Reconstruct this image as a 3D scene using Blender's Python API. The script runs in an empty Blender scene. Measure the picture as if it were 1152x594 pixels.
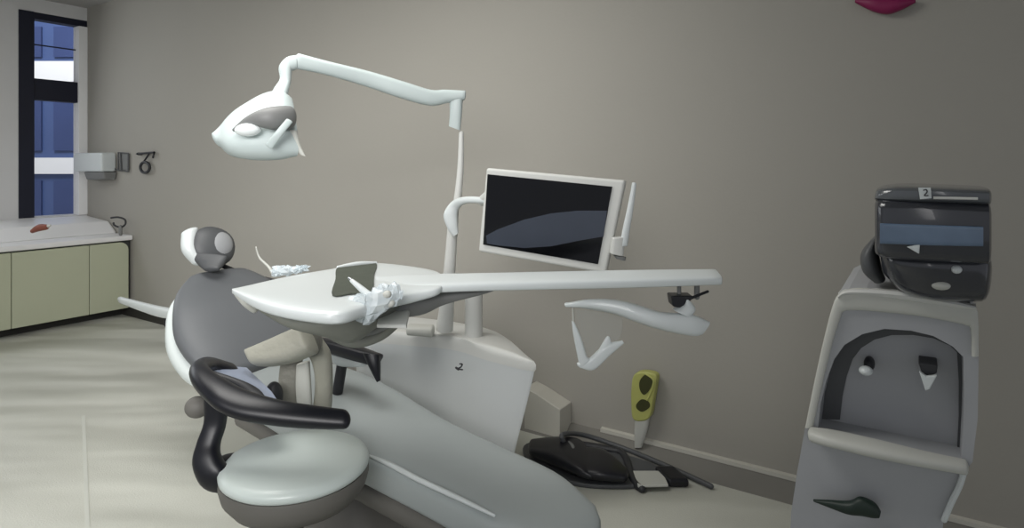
import bpy, bmesh, math, random
from mathutils import Vector as V, Matrix
random.seed(4)
C = bpy.context.scene.collection
H, F, CX, HY = 1.31, 700.0, 576.0, 185.0      # eye height, focal length in px (1152 wide), principal column, horizon row

# ---------------------------------------------------------------- survey helpers
def P(u, v, Y): return V(((u-CX)/F*Y, Y, H+(HY-v)/F*Y))
def Z(u, v, z):
    Y = (H-z)*F/(v-HY); return P(u, v, Y)
UW = V((.839, -.545, 0)); NW = V((-.545, -.839, 0)); UP = V((0, 0, 1))
C0 = V((-3.68, 5.65, 0))                       # reference point on the rear wall
def onplane(u, v, off=0.0):                     # point seen at (u,v) on the plane parallel to the rear wall, off metres into the room
    d = P(u, v, 1) - V((0, 0, H)); o = C0 + NW*off
    t = (o - V((0, 0, 0))).dot(NW)/d.dot(NW)
    return V((0, 0, H)) + d*t
def wall(s, z, off=0.0): return C0 + UW*s + NW*off + UP*z
def win(t, z, off=0.0): return C0 + UW*(-.38+off) + NW*t + UP*z

# ---------------------------------------------------------------- materials
def lin(c): return tuple(((x/255)/12.92 if x/255 <= .04045 else ((x/255+.055)/1.055)**2.4) for x in c) + (1,)
def mat(name, rgb, rough=.5, metal=0, var=.06, scale=6, bump=0, emit=None, coat=0, bscale=None, spec=.5):
    m = bpy.data.materials.new(name); m.use_nodes = True
    nt = m.node_tree; b = nt.nodes['Principled BSDF']
    b.inputs['Roughness'].default_value = rough; b.inputs['Metallic'].default_value = metal
    b.inputs['Coat Weight'].default_value = coat; b.inputs['Specular IOR Level'].default_value = spec
    tc = nt.nodes.new('ShaderNodeTexCoord'); n = nt.nodes.new('ShaderNodeTexNoise')
    n.inputs['Scale'].default_value = scale; n.inputs['Detail'].default_value = 3
    nt.links.new(tc.outputs['Object'], n.inputs['Vector'])
    r = nt.nodes.new('ShaderNodeMix'); r.data_type = 'RGBA'
    c = lin(rgb)
    r.inputs[6].default_value = tuple(x*(1-var) for x in c[:3])+(1,)
    r.inputs[7].default_value = tuple(min(1, x*(1+var)) for x in c[:3])+(1,)
    nt.links.new(n.outputs['Fac'], r.inputs[0]); nt.links.new(r.outputs[2], b.inputs['Base Color'])
    if bump:
        n2 = nt.nodes.new('ShaderNodeTexNoise'); n2.inputs['Scale'].default_value = bscale or scale*4
        nt.links.new(tc.outputs['Object'], n2.inputs['Vector'])
        bp = nt.nodes.new('ShaderNodeBump'); bp.inputs['Strength'].default_value = bump; bp.inputs['Distance'].default_value = .02
        nt.links.new(n2.outputs['Fac'], bp.inputs['Height']); nt.links.new(bp.outputs['Normal'], b.inputs['Normal'])
    if emit: b.inputs['Emission Color'].default_value = lin(rgb); b.inputs['Emission Strength'].default_value = emit
    return m
def glassmat(name, rgb, alpha, rough=.05):
    m = bpy.data.materials.new(name); m.use_nodes = True; nt = m.node_tree; nt.nodes.clear()
    o = nt.nodes.new('ShaderNodeOutputMaterial'); mx = nt.nodes.new('ShaderNodeMixShader')
    t = nt.nodes.new('ShaderNodeBsdfTransparent'); g = nt.nodes.new('ShaderNodeBsdfPrincipled')
    g.inputs['Base Color'].default_value = lin(rgb); g.inputs['Roughness'].default_value = rough
    mx.inputs[0].default_value = alpha
    nt.links.new(t.outputs[0], mx.inputs[1]); nt.links.new(g.outputs[0], mx.inputs[2]); nt.links.new(mx.outputs[0], o.inputs[0])
    return m
M = dict(
 wall=mat('wall_paint', (163,160,152), .85, var=.03, scale=1.2, bump=.03, bscale=60),
 wall_white=mat('white_wall_paint', (222,222,222), .8, var=.02),
 ceiling=mat('ceiling_paint', (170,168,165), .9, var=.03),
 white=mat('white_enamel', (211,217,217), .35, var=.02, coat=.2),
 arm=mat('pale_enamel', (192,203,202), .4, var=.03),
 stile=mat('stile_white', (250,250,250), .5, var=.01),
 hrpad=mat('headrest_pad', (150,152,154), .5),
 offw=mat('offwhite_plastic', (205,206,202), .45, var=.03),
 unit=mat('unit_plastic', (196,200,200), .4, var=.03, scale=3),
 lgrey=mat('light_grey_plastic', (192,193,186), .5, var=.05),
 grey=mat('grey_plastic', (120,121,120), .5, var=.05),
 mgrey=mat('console_grey', (166,168,171), .5, var=.04, scale=3),
 dgrey=mat('dark_grey_plastic', (78,80,82), .5, var=.08),
 char=mat('charcoal', (44,45,48), .5, var=.1),
 black=mat('black_rubber', (18,19,26), .38, var=.1),
 navy=mat('navy_frame', (14,18,40), .45, var=.1),
 vinyl=mat('grey_vinyl', (164,171,171), .42, var=.05, scale=4, bump=.05, bscale=8),
 back=mat('backrest_vinyl', (97,100,103), .5, var=.04, scale=3),
 shell=mat('pale_shell', (214,222,220), .4, var=.03),
 stool=mat('pale_vinyl', (205,215,211), .35, var=.02, coat=.15),
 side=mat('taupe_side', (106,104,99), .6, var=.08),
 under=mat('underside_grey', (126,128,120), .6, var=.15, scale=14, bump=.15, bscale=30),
 mat=mat('tray_mat', (84,88,80), .9, var=.15, scale=30, spec=.1),
 beige=mat('beige_pad', (158,157,145), .6, var=.1, scale=12, bump=.15),
 taupe=mat('mottled_taupe', (128,127,119), .6, var=.22, scale=22, bump=.3, bscale=40),
 green=mat('sage_laminate', (186,190,166), .5, var=.03, scale=2),
 edge=mat('cabinet_edging', (62,64,62), .5),
 top=mat('worktop_white', (235,235,235), .35, var=.02),
 base=mat('baseboard_dark', (46,45,42), .6),
 cove=mat('coved_vinyl_shadow', (124,122,116), .6, var=.12, scale=5),
 highlight_and_wedge=mat('cove_highlight_and_wedge', (196,194,184), .5),
 steel=mat('steel', (190,195,200), .25, metal=.9),
 blueplate=mat('blue_grey_plate', (150,160,180), .3, var=.1, scale=12),
 lime=mat('lime_plastic', (176,178,104), .45, var=.08, scale=20),
 olive=mat('olive_dark', (58,60,26), .6),
 red=mat('crimson_plastic', (130,14,76), .5),
 dgreen=mat('dark_green', (22,40,32), .5),
 rust=mat('rust_red', (140,80,66), .6, var=.3, scale=40),
 glassdark=mat('smoked_plastic', (52,54,60), .18, var=.2, scale=5, coat=.5),
 glasslid=mat('smoked_lid', (84,88,92), .15, var=.15, scale=8, coat=.5),
 bluband=mat('blue_band', (96,116,140), .25, var=.35, scale=12, coat=.4),
 screen=mat('screen_glass', (8,9,13), .12, var=.1, spec=.35),
 glare=mat('glare_paint', (54,60,72), .3, var=.25, scale=5),
 lampglow=mat('reflector_white', (240,246,246), .2, coat=.4),
 facade=mat('blue_glazing', (66,82,122), .3, var=.12, scale=.6),
 facade_d=mat('blue_glazing_dark', (52,64,102), .3, var=.2, scale=.8),
 facade_w=mat('white_spandrel', (218,216,214), .6, var=.02),
 seam=mat('weld_seam', (205,207,198), .5),
 clear=glassmat('clear_plastic', (225,235,240), .55, .15),
 pane=glassmat('window_glass', (120,140,190), .05, .02),
 film=glassmat('thin_film', (190,195,192), .12, .4),
)
# floor: pale sheet vinyl with soft waves
def floor_mat():
    m = mat('sheet_vinyl', (200,201,191), .5, var=.04, scale=1.5); nt = m.node_tree; b = nt.nodes['Principled BSDF']
    tc = nt.nodes['Texture Coordinate']; mp = nt.nodes.new('ShaderNodeMapping')
    mp.inputs['Rotation'].default_value = (0, 0, math.radians(60)); mp.inputs['Scale'].default_value = (.55, 1.9, 1)
    w = nt.nodes.new('ShaderNodeTexNoise'); w.inputs['Scale'].default_value = 1.3; w.inputs['Detail'].default_value = 1.5
    nt.links.new(tc.outputs['Object'], mp.inputs[0]); nt.links.new(mp.outputs[0], w.inputs['Vector'])
    n = nt.nodes.new('ShaderNodeTexNoise'); n.inputs['Scale'].default_value = 160
    nt.links.new(tc.outputs['Object'], n.inputs['Vector'])
    ad = nt.nodes.new('ShaderNodeMath'); ad.operation = 'MULTIPLY_ADD'; ad.inputs[1].default_value = .01
    nt.links.new(n.outputs['Fac'], ad.inputs[0]); nt.links.new(w.outputs['Fac'], ad.inputs[2])
    bp = nt.nodes.new('ShaderNodeBump'); bp.inputs['Strength'].default_value = .8; bp.inputs['Distance'].default_value = .17
    mix = [x for x in nt.nodes if x.type == 'MIX'][0]; cr_ = nt.nodes.new('ShaderNodeMapRange')
    cr_.inputs[1].default_value = .35; cr_.inputs[2].default_value = .62
    nt.links.new(w.outputs['Fac'], cr_.inputs[0]); nt.links.new(cr_.outputs[0], mix.inputs[0])  # wave noise also tints the colour, painting in the waves' shade
    nt.links.new(ad.outputs[0], bp.inputs['Height']); nt.links.new(bp.outputs[0], b.inputs['Normal'])
    return m
M['floor'] = floor_mat()

# ---------------------------------------------------------------- objects
def root_loc(p):
    o = V((0, 0, 0))
    while p is not None: o += V(p.location); p = p.parent
    return o
def obj(name, data, m, parent=None, smooth=True, bevel=0, sub=0, label=None):
    vs, fs = data
    me = bpy.data.meshes.new(name); off = root_loc(parent)
    if parent is None:
        lo = V([min(v[i] for v in vs) for i in range(3)]); hi = V([max(v[i] for v in vs) for i in range(3)])
        off = V(((lo.x+hi.x)/2, (lo.y+hi.y)/2, lo.z))
    me.from_pydata([tuple(V(v)-off) for v in vs], [], fs)
    bm = bmesh.new(); bm.from_mesh(me); bmesh.ops.recalc_face_normals(bm, faces=bm.faces)
    for f in bm.faces: f.smooth = smooth
    if smooth:
        for e in bm.edges:
            if len(e.link_faces) == 2 and e.calc_face_angle(0) > math.radians(42) and not sub: e.smooth = False
    bm.to_mesh(me); bm.free()
    me.materials.append(M[m]); o = bpy.data.objects.new(name, me); C.objects.link(o); o.parent = parent
    if parent is None: o.location = off
    if bevel:
        b = o.modifiers.new('bevel', 'BEVEL'); b.width = bevel; b.segments = 3; b.limit_method = 'ANGLE'; b.angle_limit = math.radians(40)
    if sub:
        s = o.modifiers.new('sub', 'SUBSURF'); s.levels = s.render_levels = sub
    if label: o['label'] = label
    return o
def tag(o, label, cat, group=None):
    o['label'] = label; o['category'] = cat
    if group: o['group'] = group
    return o
def thing(name, label, cat, loc, group=None):
    o = bpy.data.objects.new(name, None); o.empty_display_size = .1; C.objects.link(o); o.location = loc
    return tag(o, label, cat, group)
def struct(name, data, m, parent=None, **k):
    o = obj(name, data, m, parent, **k)
    if parent is None: o['kind'] = 'structure'
    return o
def join(*ds):
    vs, fs = [], []
    for v, f in ds:
        n = len(vs); vs += list(v); fs += [tuple(i+n for i in q) for q in f]
    return vs, fs
def hexa(p):    # 8 corners: bottom 4 then top 4
    return list(p), [(0,1,2,3),(4,5,6,7),(0,1,5,4),(1,2,6,5),(2,3,7,6),(3,0,4,7)]
def frame_box(o, a, b, c):
    """box from corner o along vectors a,b,c"""
    o, a, b, c = V(o), V(a), V(b), V(c)
    return hexa([o, o+a, o+a+b, o+b, o+c, o+a+c, o+a+b+c, o+b+c])
def wbox(fn, s0, s1, z0, z1, o0, o1):
    return hexa([fn(s0,z0,o0), fn(s1,z0,o0), fn(s1,z0,o1), fn(s0,z0,o1), fn(s0,z1,o0), fn(s1,z1,o0), fn(s1,z1,o1), fn(s0,z1,o1)])
def cat(pts, n):
    """Catmull-Rom through a list of tuples of floats"""
    out = []; L = len(pts)
    for i in range(L-1):
        p0, p1, p2, p3 = pts[max(i-1,0)], pts[i], pts[i+1], pts[min(i+2,L-1)]
        for k in range(n):
            t = k/n
            out.append(tuple(.5*((2*b)+(-a+c)*t+(2*a-5*b+4*c-d)*t*t+(-a+3*b-3*c+d)*t**3) for a,b,c,d in zip(p0,p1,p2,p3)))
    out.append(tuple(pts[-1])); return out
def band(st, power=2.0, n=24, k=5, r0=0, r1=0, normal=None, up_shift=0):
    """stations (edge point a, edge point b, thickness): superelliptic solid between the two edges"""
    L = [tuple(a)+tuple(b)+(t,) for a, b, t in st]
    if k > 1 and len(L) > 1: L = cat(L, k)
    S = [(V(q[:3]), V(q[3:6]), max(q[6], .0008)) for q in L]
    cs = [((a+b)/2, (b-a)/2, t) for a, b, t in S]
    def tang(i):
        a = cs[max(i-1,0)][0]; b = cs[min(i+1,len(cs)-1)][0]; return (b-a).normalized()
    rings = []
    for i, (c, h, t) in enumerate(cs):
        T = tang(i); nn = V(normal) if normal is not None else T.cross(h)
        if nn.length < 1e-9: nn = V((0,0,1))
        rings.append([c, h, nn.normalized()*t/2, T])
    def ends(ring, r, sg):
        out = []
        for j in range(1, 5):
            a = j/4*math.pi/2*.97
            c, h, w, T = ring; f = math.cos(a)
            out.append([c+T*sg*r*math.sin(a), h*f, w*f, T])
        return out
    if r0: rings = ends(rings[0], r0, -1)[::-1] + rings
    if r1: rings = rings + ends(rings[-1], r1, 1)
    vs, fs = [], []
    for c, h, w, T in rings:
        for j in range(n):
            a = 2*math.pi*j/n; ca, sa = math.cos(a), math.sin(a); e = 2/power
            vs.append(c + h*(math.copysign(abs(ca)**e, ca)) + w*(math.copysign(abs(sa)**e, sa)))
    R = len(rings)
    for i in range(R-1):
        for j in range(n):
            j2 = (j+1) % n; fs.append((i*n+j, i*n+j2, (i+1)*n+j2, (i+1)*n+j))
    fs.append(tuple(range(n))[::-1]); fs.append(tuple((R-1)*n+j for j in range(n)))
    return vs, fs
def tube(pts, r, n=12, k=6, round_=True, flat=1.0):
    """round tube along points; r a number or list; parallel-transport frame"""
    rr = r if isinstance(r, (list, tuple)) else [r]*len(pts)
    L = cat([tuple(p)+(q,) for p, q in zip(pts, rr)], k) if k > 1 and len(pts) > 1 else [tuple(p)+(q,) for p, q in zip(pts, rr)]
    c = [V(q[:3]) for q in L]; rad = [max(q[3], .0006) for q in L]
    T = [(c[min(i+1,len(c)-1)]-c[max(i-1,0)]).normalized() for i in range(len(c))]
    a = V((0,0,1)) if abs(T[0].z) < .9 else V((1,0,0))
    N = (a - T[0]*a.dot(T[0])).normalized(); vs, fs = [], []; rings = []
    for i in range(len(c)):
        N = (N - T[i]*N.dot(T[i])).normalized(); B = T[i].cross(N); rings.append((c[i], N.copy(), B, rad[i]))
    if round_:
        def cap(rg, t, sg): return [(rg[0]+t*sg*rg[3]*math.sin(x), rg[1], rg[2], rg[3]*math.cos(x)) for x in (.5, 1.0, 1.4)]
        rings = cap(rings[0], T[0], -1)[::-1] + rings + cap(rings[-1], T[-1], 1)
    for q, N, B, rd in rings:
        for j in range(n):
            x = 2*math.pi*j/n; vs.append(q + N*math.cos(x)*rd*flat + B*math.sin(x)*rd)
    R = len(rings)
    for i in range(R-1):
        for j in range(n):
            j2 = (j+1) % n; fs.append((i*n+j, i*n+j2, (i+1)*n+j2, (i+1)*n+j))
    fs.append(tuple(range(n))[::-1]); fs.append(tuple((R-1)*n+j for j in range(n)))
    return vs, fs
def prism(pts, ext):
    """closed outline (3-D points) extruded by vector"""
    n = len(pts); e = V(ext); vs = [V(p) for p in pts] + [V(p)+e for p in pts]
    return vs, [tuple(range(n))[::-1], tuple(range(n, 2*n))] + [(i, (i+1) % n, n+(i+1) % n, n+i) for i in range(n)]
def smooth_loop(pts, k=5):
    n = len(pts); out = []
    for i in range(n):
        p0, p1, p2, p3 = pts[(i-1) % n], pts[i], pts[(i+1) % n], pts[(i+2) % n]
        for q in range(k):
            t = q/k
            out.append(tuple(.5*((2*b)+(-a+c)*t+(2*a-5*b+4*c-d)*t*t+(-a+3*b-3*c+d)*t**3) for a,b,c,d in zip(p0,p1,p2,p3)))
    return out
def ellipsoid(c, ax, n=24, m=14, power=2.0):
    """ax: three half-axis vectors"""
    a, b, d = [V(x) for x in ax]; vs, fs = [], []; c = V(c); e = 2/power
    pw = lambda x: math.copysign(abs(x)**e, x)
    for i in range(m+1):
        ph = -math.pi/2+math.pi*i/m*.998+.003
        for j in range(n):
            t = 2*math.pi*j/n
            vs.append(c + a*pw(math.cos(ph))*pw(math.cos(t)) + b*pw(math.cos(ph))*pw(math.sin(t)) + d*pw(math.sin(ph)))
    for i in range(m):
        for j in range(n):
            j2 = (j+1) % n; fs.append((i*n+j, i*n+j2, (i+1)*n+j2, (i+1)*n+j))
    fs.append(tuple(range(n))[::-1]); fs.append(tuple(m*n+j for j in range(n)))
    return vs, fs
def lathe(c, prof, n=40, sx=1, sy=1):
    vs, fs = [], []; c = V(c)
    for r, z in prof:
        for j in range(n):
            a = 2*math.pi*j/n; vs.append(c+V((math.cos(a)*r*sx, math.sin(a)*r*sy, z)))
    for i in range(len(prof)-1):
        for j in range(n):
            j2 = (j+1) % n; fs.append((i*n+j, i*n+j2, (i+1)*n+j2, (i+1)*n+j))
    fs.append(tuple(range(n))[::-1]); fs.append(tuple((len(prof)-1)*n+j for j in range(n)))
    return vs, fs

# ================================================================ THE ROOM
S1 = 9.0
CE = 2.78
struct('floor', frame_box(wall(-.6, -.1, -.1), UW*(S1+.6), NW*7, UP*.1), 'floor', smooth=False)
struct('ceiling', frame_box(wall(-.6, CE, -.1), UW*(S1+.6), NW*5.2, UP*.1), 'ceiling', smooth=False)
struct('wall_back', wbox(wall, -.6, S1, 0, CE, -.12, 0), 'wall', smooth=False)
struct('wall_left', join(wbox(win, 0, .535, 0, .84, -.2, 0), wbox(win, 0, .535, 2.66, CE, -.2, 0), wbox(win, .535, 5.2, 0, CE, -.2, 0)), 'wall_white', smooth=False)
# window: navy left stile and meeting rail, white right stile
w = struct('window_1', join(wbox(win, .42, .535, .84, 2.66, -.12, .01), wbox(win, .0, .42, 1.885, 2.075, -.11, -.01), wbox(win, .0, .42, 2.60, 2.66, -.11, 0.0)), 'navy', smooth=False, bevel=.004)
obj('stile', wbox(win, .0, .075, .84, 2.60, -.10, .012), 'stile', w, smooth=False, bevel=.004, label='white right stile of the window')
obj('pane', join(wbox(win, .075, .42, .84, 1.885, -.07, -.062), wbox(win, .075, .42, 2.075, 2.60, -.07, -.062)), 'pane', w, smooth=False)
obj('glazing_bar', wbox(win, .075, .42, 2.375, 2.386, -.06, -.05), 'navy', w, smooth=False)
# skirting: dark run behind the chair, right cove painted with floor shadow and edge highlight
def run(s0, s1, prof, off=0.0):
    n = len(prof); vs = [wall(s, z, o) for s in (s0, s1) for o, z in prof]
    return vs, [tuple(range(n)), tuple(range(n, 2*n))] + [(i, (i+1) % n, n+(i+1) % n, n+i) for i in range(n)]
struct('baseboard_back', run(.2, 1.62, [(0,0),(.03,0),(.022,.1),(0,.1)]), 'base', smooth=False)
cv = struct('baseboard_right', run(2.2, S1, [(0,0),(.14,0),(.13,.004),(.05,.012),(.018,.035),(0,.037)]), 'cove')
obj('edge_highlight', run(4.9, S1, [(0.0,.037),(.02,.036),(.019,.052),(0,.055)]), 'highlight_and_wedge', cv, label='painted highlight on the top edge of the coved skirting')
# welded floor seam
a, b = Z(94, 468, 0), Z(98, 585, 0); b = a+(b-a)*1.5; sd = (b-a).cross(UP).normalized()*.007
struct('trim_1', frame_box(a-sd, b-a, sd*2, UP*.003), 'seam', smooth=False)

# building seen through the window
bl = thing('office_building', 'blue glass office building with white bands outside the window', 'building', (-12, 14, -4))
obj('facade', frame_box((-17, 14, -4), (12, 0, 0), (0, 1, 0), (0, 0, 12)), 'facade', bl, smooth=False)
for z0, z1 in ((3.16, 3.62), (1.10, 1.46)):
    obj('white_band', frame_box((-17, 13.9, z0), (12, 0, 0), (0, .1, 0), (0, 0, z1-z0)), 'facade_w', bl, smooth=False)
for i, (z0, z1) in enumerate(((3.72, 4.4), (1.62, 2.85), (-1.0, .95))):
    for j in range(6):
        obj('window', frame_box((-13.4+j*.78, 13.95, z0), (.5, 0, 0), (0, .05, 0), (0, 0, z1-z0)), 'facade_d', bl, smooth=False)

# ================================================================ WINDOW-SIDE CABINET
FR = .85       # front plane, metres from the window wall
cab = thing('base_cabinet', 'sage green base cabinet with dark edging under the window', 'cabinet', win(.8, 0, .4))
obj('carcass', wbox(win, 0.01, 2.2, .07, .655, .005, FR-.03), 'edge', cab, smooth=False, bevel=.01)
obj('plinth', wbox(win, 0.01, 2.2, 0, .07, .005, FR-.13), 'base', cab, smooth=False)
def panel(t0, t1, z0, z1, r):
    pts = []
    arc = [(t0+r-r*math.cos(a), z1-r+r*math.sin(a)) for a in [i*math.pi/16 for i in range(9)]] if r else [(t0, z1)]
    pts = [(t0, z0)] + arc + [(t1, z1), (t1, z0)]
    return prism([win(t, z, FR-.03) for t, z in pts], UW*.03)
obj('door', panel(.035, .335, .075, .645, .07), 'green', cab, smooth=False, bevel=.004)
obj('door', panel(.340, .86, .075, .645, 0), 'green', cab, smooth=False, bevel=.004)
obj('door', panel(.865, 1.4, .075, .645, 0), 'green', cab, smooth=False, bevel=.004)
obj('door', panel(1.405, 1.95, .075, .645, 0), 'green', cab, smooth=False, bevel=.004)
tp = thing('worktop', 'white worktop with raised ledge below the window', 'worktop', win(.8, .66, .4))
obj('slab', wbox(win, .005, 2.2, .657, .70, .005, FR+.015), 'top', tp, smooth=False, bevel=.012)
obj('ledge', hexa([win(.005,.70,.005), win(2.2,.70,.005), win(2.2,.70,.60), win(.005,.70,.60), win(.005,.835,.005), win(2.2,.835,.005), win(2.2,.80,.44), win(.005,.80,.44)]), 'top', tp, smooth=False, bevel=.02)
# two little things on it
q = P(49, 262, 4.95); q.z = .701
f = thing('soap_bottle', 'small rust red bottle lying on the left of the worktop', 'bottle', q)
c0 = P(47, 257, 4.75)
obj('body', tube([c0+V((-.07,0,-.02)), c0+V((-.02,0,.005)), c0+V((.03,0,.01))], [.016,.026,.022], 12), 'rust', f)
obj('cap', tube([c0+V((.035,0,.012)), c0+V((.06,0,.022))], [.013,.011], 10), 'offw', f, label='pale cap')
c0 = P(133, 251, 5.3)
f = thing('tap', 'small dark looped tap at the right end of the worktop', 'tap', (c0.x, c0.y, .70))
obj('spout', tube([c0+V((-.06,0,.045)), c0+V((0,0,.05)), c0+V((.055,0,.03)), c0+V((.06,0,-.01)), c0+V((.02,0,-.035)), c0+V((-.03,0,-.02)), c0+V((-.04,0,.0))], .008, 8), 'char', f)
obj('stem', tube([V((c0.x+.02, c0.y, .716)), c0+V((.02,0,-.03))], .014, 10), 'grey', f)

# ================================================================ WALL FITTINGS BY THE CORNER
d = thing('towel_dispenser', 'white paper towel dispenser on the wall beside the window', 'dispenser', wall(-.05, 1.2, .05))
obj('housing', wbox(wall, -.345, .19, 1.245, 1.415, .003, .13), 'white', d, smooth=False, bevel=.02)
obj('shadow_block', hexa([wall(-.16,1.165,.003), wall(.18,1.175,.003), wall(.18,1.18,.10), wall(-.16,1.17,.10), wall(-.18,1.243,.003), wall(.2,1.243,.003), wall(.2,1.243,.115), wall(-.18,1.243,.115)]), 'grey', d, smooth=False, bevel=.012)  # grey block stands in for the shadow under the housing
f = thing('wall_rack', 'small dark wire rack beside the towel dispenser', 'rack', wall(.34, 1.24, .01))
obj('frame', join(*[tube([wall(s0,z0,.02), wall(s1,z1,.02)], .006, 8, k=1) for s0,z0,s1,z1 in ((.255,1.26,.255,1.415),(.255,1.415,.43,1.405),(.43,1.405,.43,1.25),(.43,1.25,.255,1.26),(.31,1.26,.29,1.41),(.255,1.26,.2,1.27))]), 'dgrey', f)
obj('backplate', wbox(wall, .26, .42, 1.262, 1.405, .002, .012), 'grey', f, smooth=False)
f = thing('wall_hook', 'black wall hook with a hanging ring right of the wire rack', 'hook', wall(.78, 1.25, .01))
obj('bar', tube([wall(.60,1.40,.03), wall(.88,1.41,.03), wall(.86,1.37,.03)], .009, 8, k=1), 'black', f)
def ring(c, a, b, r, n=20): return tube([c+a*math.cos(2*math.pi*i/n)+b*math.sin(2*math.pi*i/n) for i in range(n+1)], r, 8, k=1, round_=False)
obj('ring', ring(wall(.73, 1.285, .03), UW*.075, UP*.045, .012), 'char', f)
obj('link', tube([wall(.80,1.40,.03), wall(.70,1.325,.03)], .007, 8, k=1), 'black', f)
obj('mount', tube([wall(.62,1.40,.0), wall(.62,1.40,.03)], .012, 8, k=1), 'black', f)

# ================================================================ DENTAL CHAIR
A = V((.766, -.643, 0)); N = V((.643, .766, 0))
ch = thing('dental_chair', 'grey reclining dental chair with round headrest in the middle of the room', 'chair', (-.62, 2.22, 0))
st = [((262,432),(352,398),.50,.10), ((300,452),(400,412),.475,.11), ((352,482),(440,430),.455,.11), ((415,514),(497,464),.43,.11),
      ((470,541),(560,494),.415,.11), ((546,579),(625,524),.405,.11), ((592,603),(660,552),.40,.10)]
S = [(Z(a[0],a[1],z), Z(b[0],b[1],z), t) for a, b, z, t in st]
S = [(p-UP*t/2, q_-UP*t/2, t) for p, q_, t in S]
obj('seat', band(S, power=5, n=48, r0=.08, r1=.12), 'vinyl', ch)
S2 = [(p+N*.01-UP*.085, q_-N*.02-UP*.085, .09) for p, q_, t in S]
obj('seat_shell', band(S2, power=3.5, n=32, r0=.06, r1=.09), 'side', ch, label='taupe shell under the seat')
e = [p+N*.010+UP*.030 for p, q_, t in S[2:6]]
pip = obj('piping', tube([Z(414,512,.425), Z(440,523,.42), Z(470,539,.415), Z(515,560,.41), Z(556,580,.405)], [.003,.008,.008,.007,.004], 10), 'white', ch, label='near edge piping, white as its painted highlight')  # white colour paints the highlight along the piping
# backrest
def bc(u, v, Y, hw, t): c = P(u, v, Y); return (c-N*hw, c+N*hw, t)
B = [bc(293,410,2.62,.20,.09), bc(283,392,2.66,.25,.11), bc(270,368,2.72,.265,.12), bc(262,345,2.79,.255,.12), bc(253,325,2.87,.215,.10), bc(247,312,2.92,.15,.08)]
obj('backrest', band(B, power=2.8, n=40, r0=.03, r1=.03), 'back', ch)
BD = (B[0][0]-B[-1][0]).normalized().cross(N).normalized()
if BD.dot(A) > 0: BD = -BD
Bs = [(p-N*.012+BD*.075, q_+N*.012+BD*.075, t*1.15) for p, q_, t in B]
obj('backrest_shell', band(Bs, power=2.6, n=40, r0=.045, r1=.035), 'shell', ch, label='pale shell behind the backrest')
# headrest
hc = P(240, 277, 2.93)
fd = (A*.93 + UP*.36).normalized()      # facing direction
up = (UP - fd*fd.dot(UP)).normalized(); sd_ = N
hr = obj('headrest', ellipsoid(hc, (sd_*.094+up*-.035, up*.088+sd_*.03, fd*.045), 32, 18, 2.2), 'dgrey', ch)
obj('pad', ellipsoid(hc+fd*.020+sd_*.022, (sd_*.058-up*.02, up*.062+sd_*.02, fd*.030), 28, 14), 'hrpad', hr, label='pale round centre of the headrest')
obj('rim', band([(hc-sd_*.125+up*.078-fd*.02, hc-sd_*.05+up*.092-fd*.012, .06), (hc-sd_*.135+up*.0-fd*.02, hc-sd_*.07+up*.01-fd*.012, .07), (hc-sd_*.10-up*.065-fd*.02, hc-sd_*.035-up*.075-fd*.012, .06)], r0=.015, r1=.015), 'white', hr, label='white crescent rim')
obj('headrest_bracket', band([(P(214,287,2.86), P(256,289,2.86), .04), (P(221,296,2.84), P(252,297,2.84), .05), (P(229,303,2.81), P(247,302,2.81), .03)], power=2.4, r0=.01, r1=.01), 'dgrey', ch)
obj('backrest_trim', tube([P(250,299,2.96), P(275,308,3.0), (P(300,314,3.02)), P(326,321,3.04)], [.012,.008,.010,.012], 8), 'char', ch)
# far armrest (black) with pale pad below
ar = obj('armrest', band([(P(357,380,2.35), P(359,392,2.35), .05), (P(380,384,2.3), P(380,399,2.3), .06), (P(405,391,2.24), P(404,406,2.24), .06), (P(428,398,2.2), P(420,412,2.2), .05)], power=2.8, r0=.01, r1=.008), 'black', ch, label='black far-side armrest')
obj('armrest_end', band([(P(408,397,2.2), P(428,399,2.2), .05), (P(415,412,2.19), P(428,412,2.19), .045), (P(424,430,2.18), P(428,428,2.18), .012)], power=2.6), 'black', ar)
obj('armrest_cushion', band([(P(366,392,2.36), P(368,397,2.36), .05), (P(385,392,2.33), P(385,411,2.33), .08), (P(408,402,2.28), P(410,412,2.28), .05)], power=2.2, r0=.01, r1=.01), 'white', ar, label='pale cushion under the armrest')
obj('armrest_post', tube([P(385,408,2.33), P(380,440,2.30)], .02, 12, k=1), 'char', ar)
# pedestal
pc = (S[2][0]+S[2][1])/2
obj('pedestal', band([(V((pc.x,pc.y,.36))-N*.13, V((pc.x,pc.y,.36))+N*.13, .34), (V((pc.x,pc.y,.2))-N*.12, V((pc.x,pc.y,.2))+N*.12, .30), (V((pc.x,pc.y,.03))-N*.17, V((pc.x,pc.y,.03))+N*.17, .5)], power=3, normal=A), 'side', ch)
obj('base_plate', band([(V((pc.x,pc.y,.0))-N*.12, V((pc.x,pc.y,.0))+N*.2, .7), (V((pc.x,pc.y,.03))-N*.11, V((pc.x,pc.y,.03))+N*.19, .68)], power=4, normal=A, k=1), 'grey', ch)
lk = P(270,400,2.85)
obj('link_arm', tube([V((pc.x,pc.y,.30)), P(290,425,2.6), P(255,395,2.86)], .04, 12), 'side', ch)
# pale side arm to the left with a black foot
sa = obj('side_arm', band([(P(134,334,3.7), P(138,341,3.7), .03), (P(160,340,3.45), P(160,350,3.45), .035), (P(182,345,3.2), P(182,357,3.2), .04), (P(206,349,2.95), P(206,360,2.95), .045)], power=2.6, r0=.01, r1=.02), 'white', ch, label='pale arm reaching left from the backrest')
obj('arm_foot', frame_box(P(184,368,3.12), P(196,368,3.12)-P(184,368,3.12), V((0,.05,0)), P(184,355,3.12)-P(184,368,3.12)), 'black', sa, smooth=False, bevel=.006)
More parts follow.
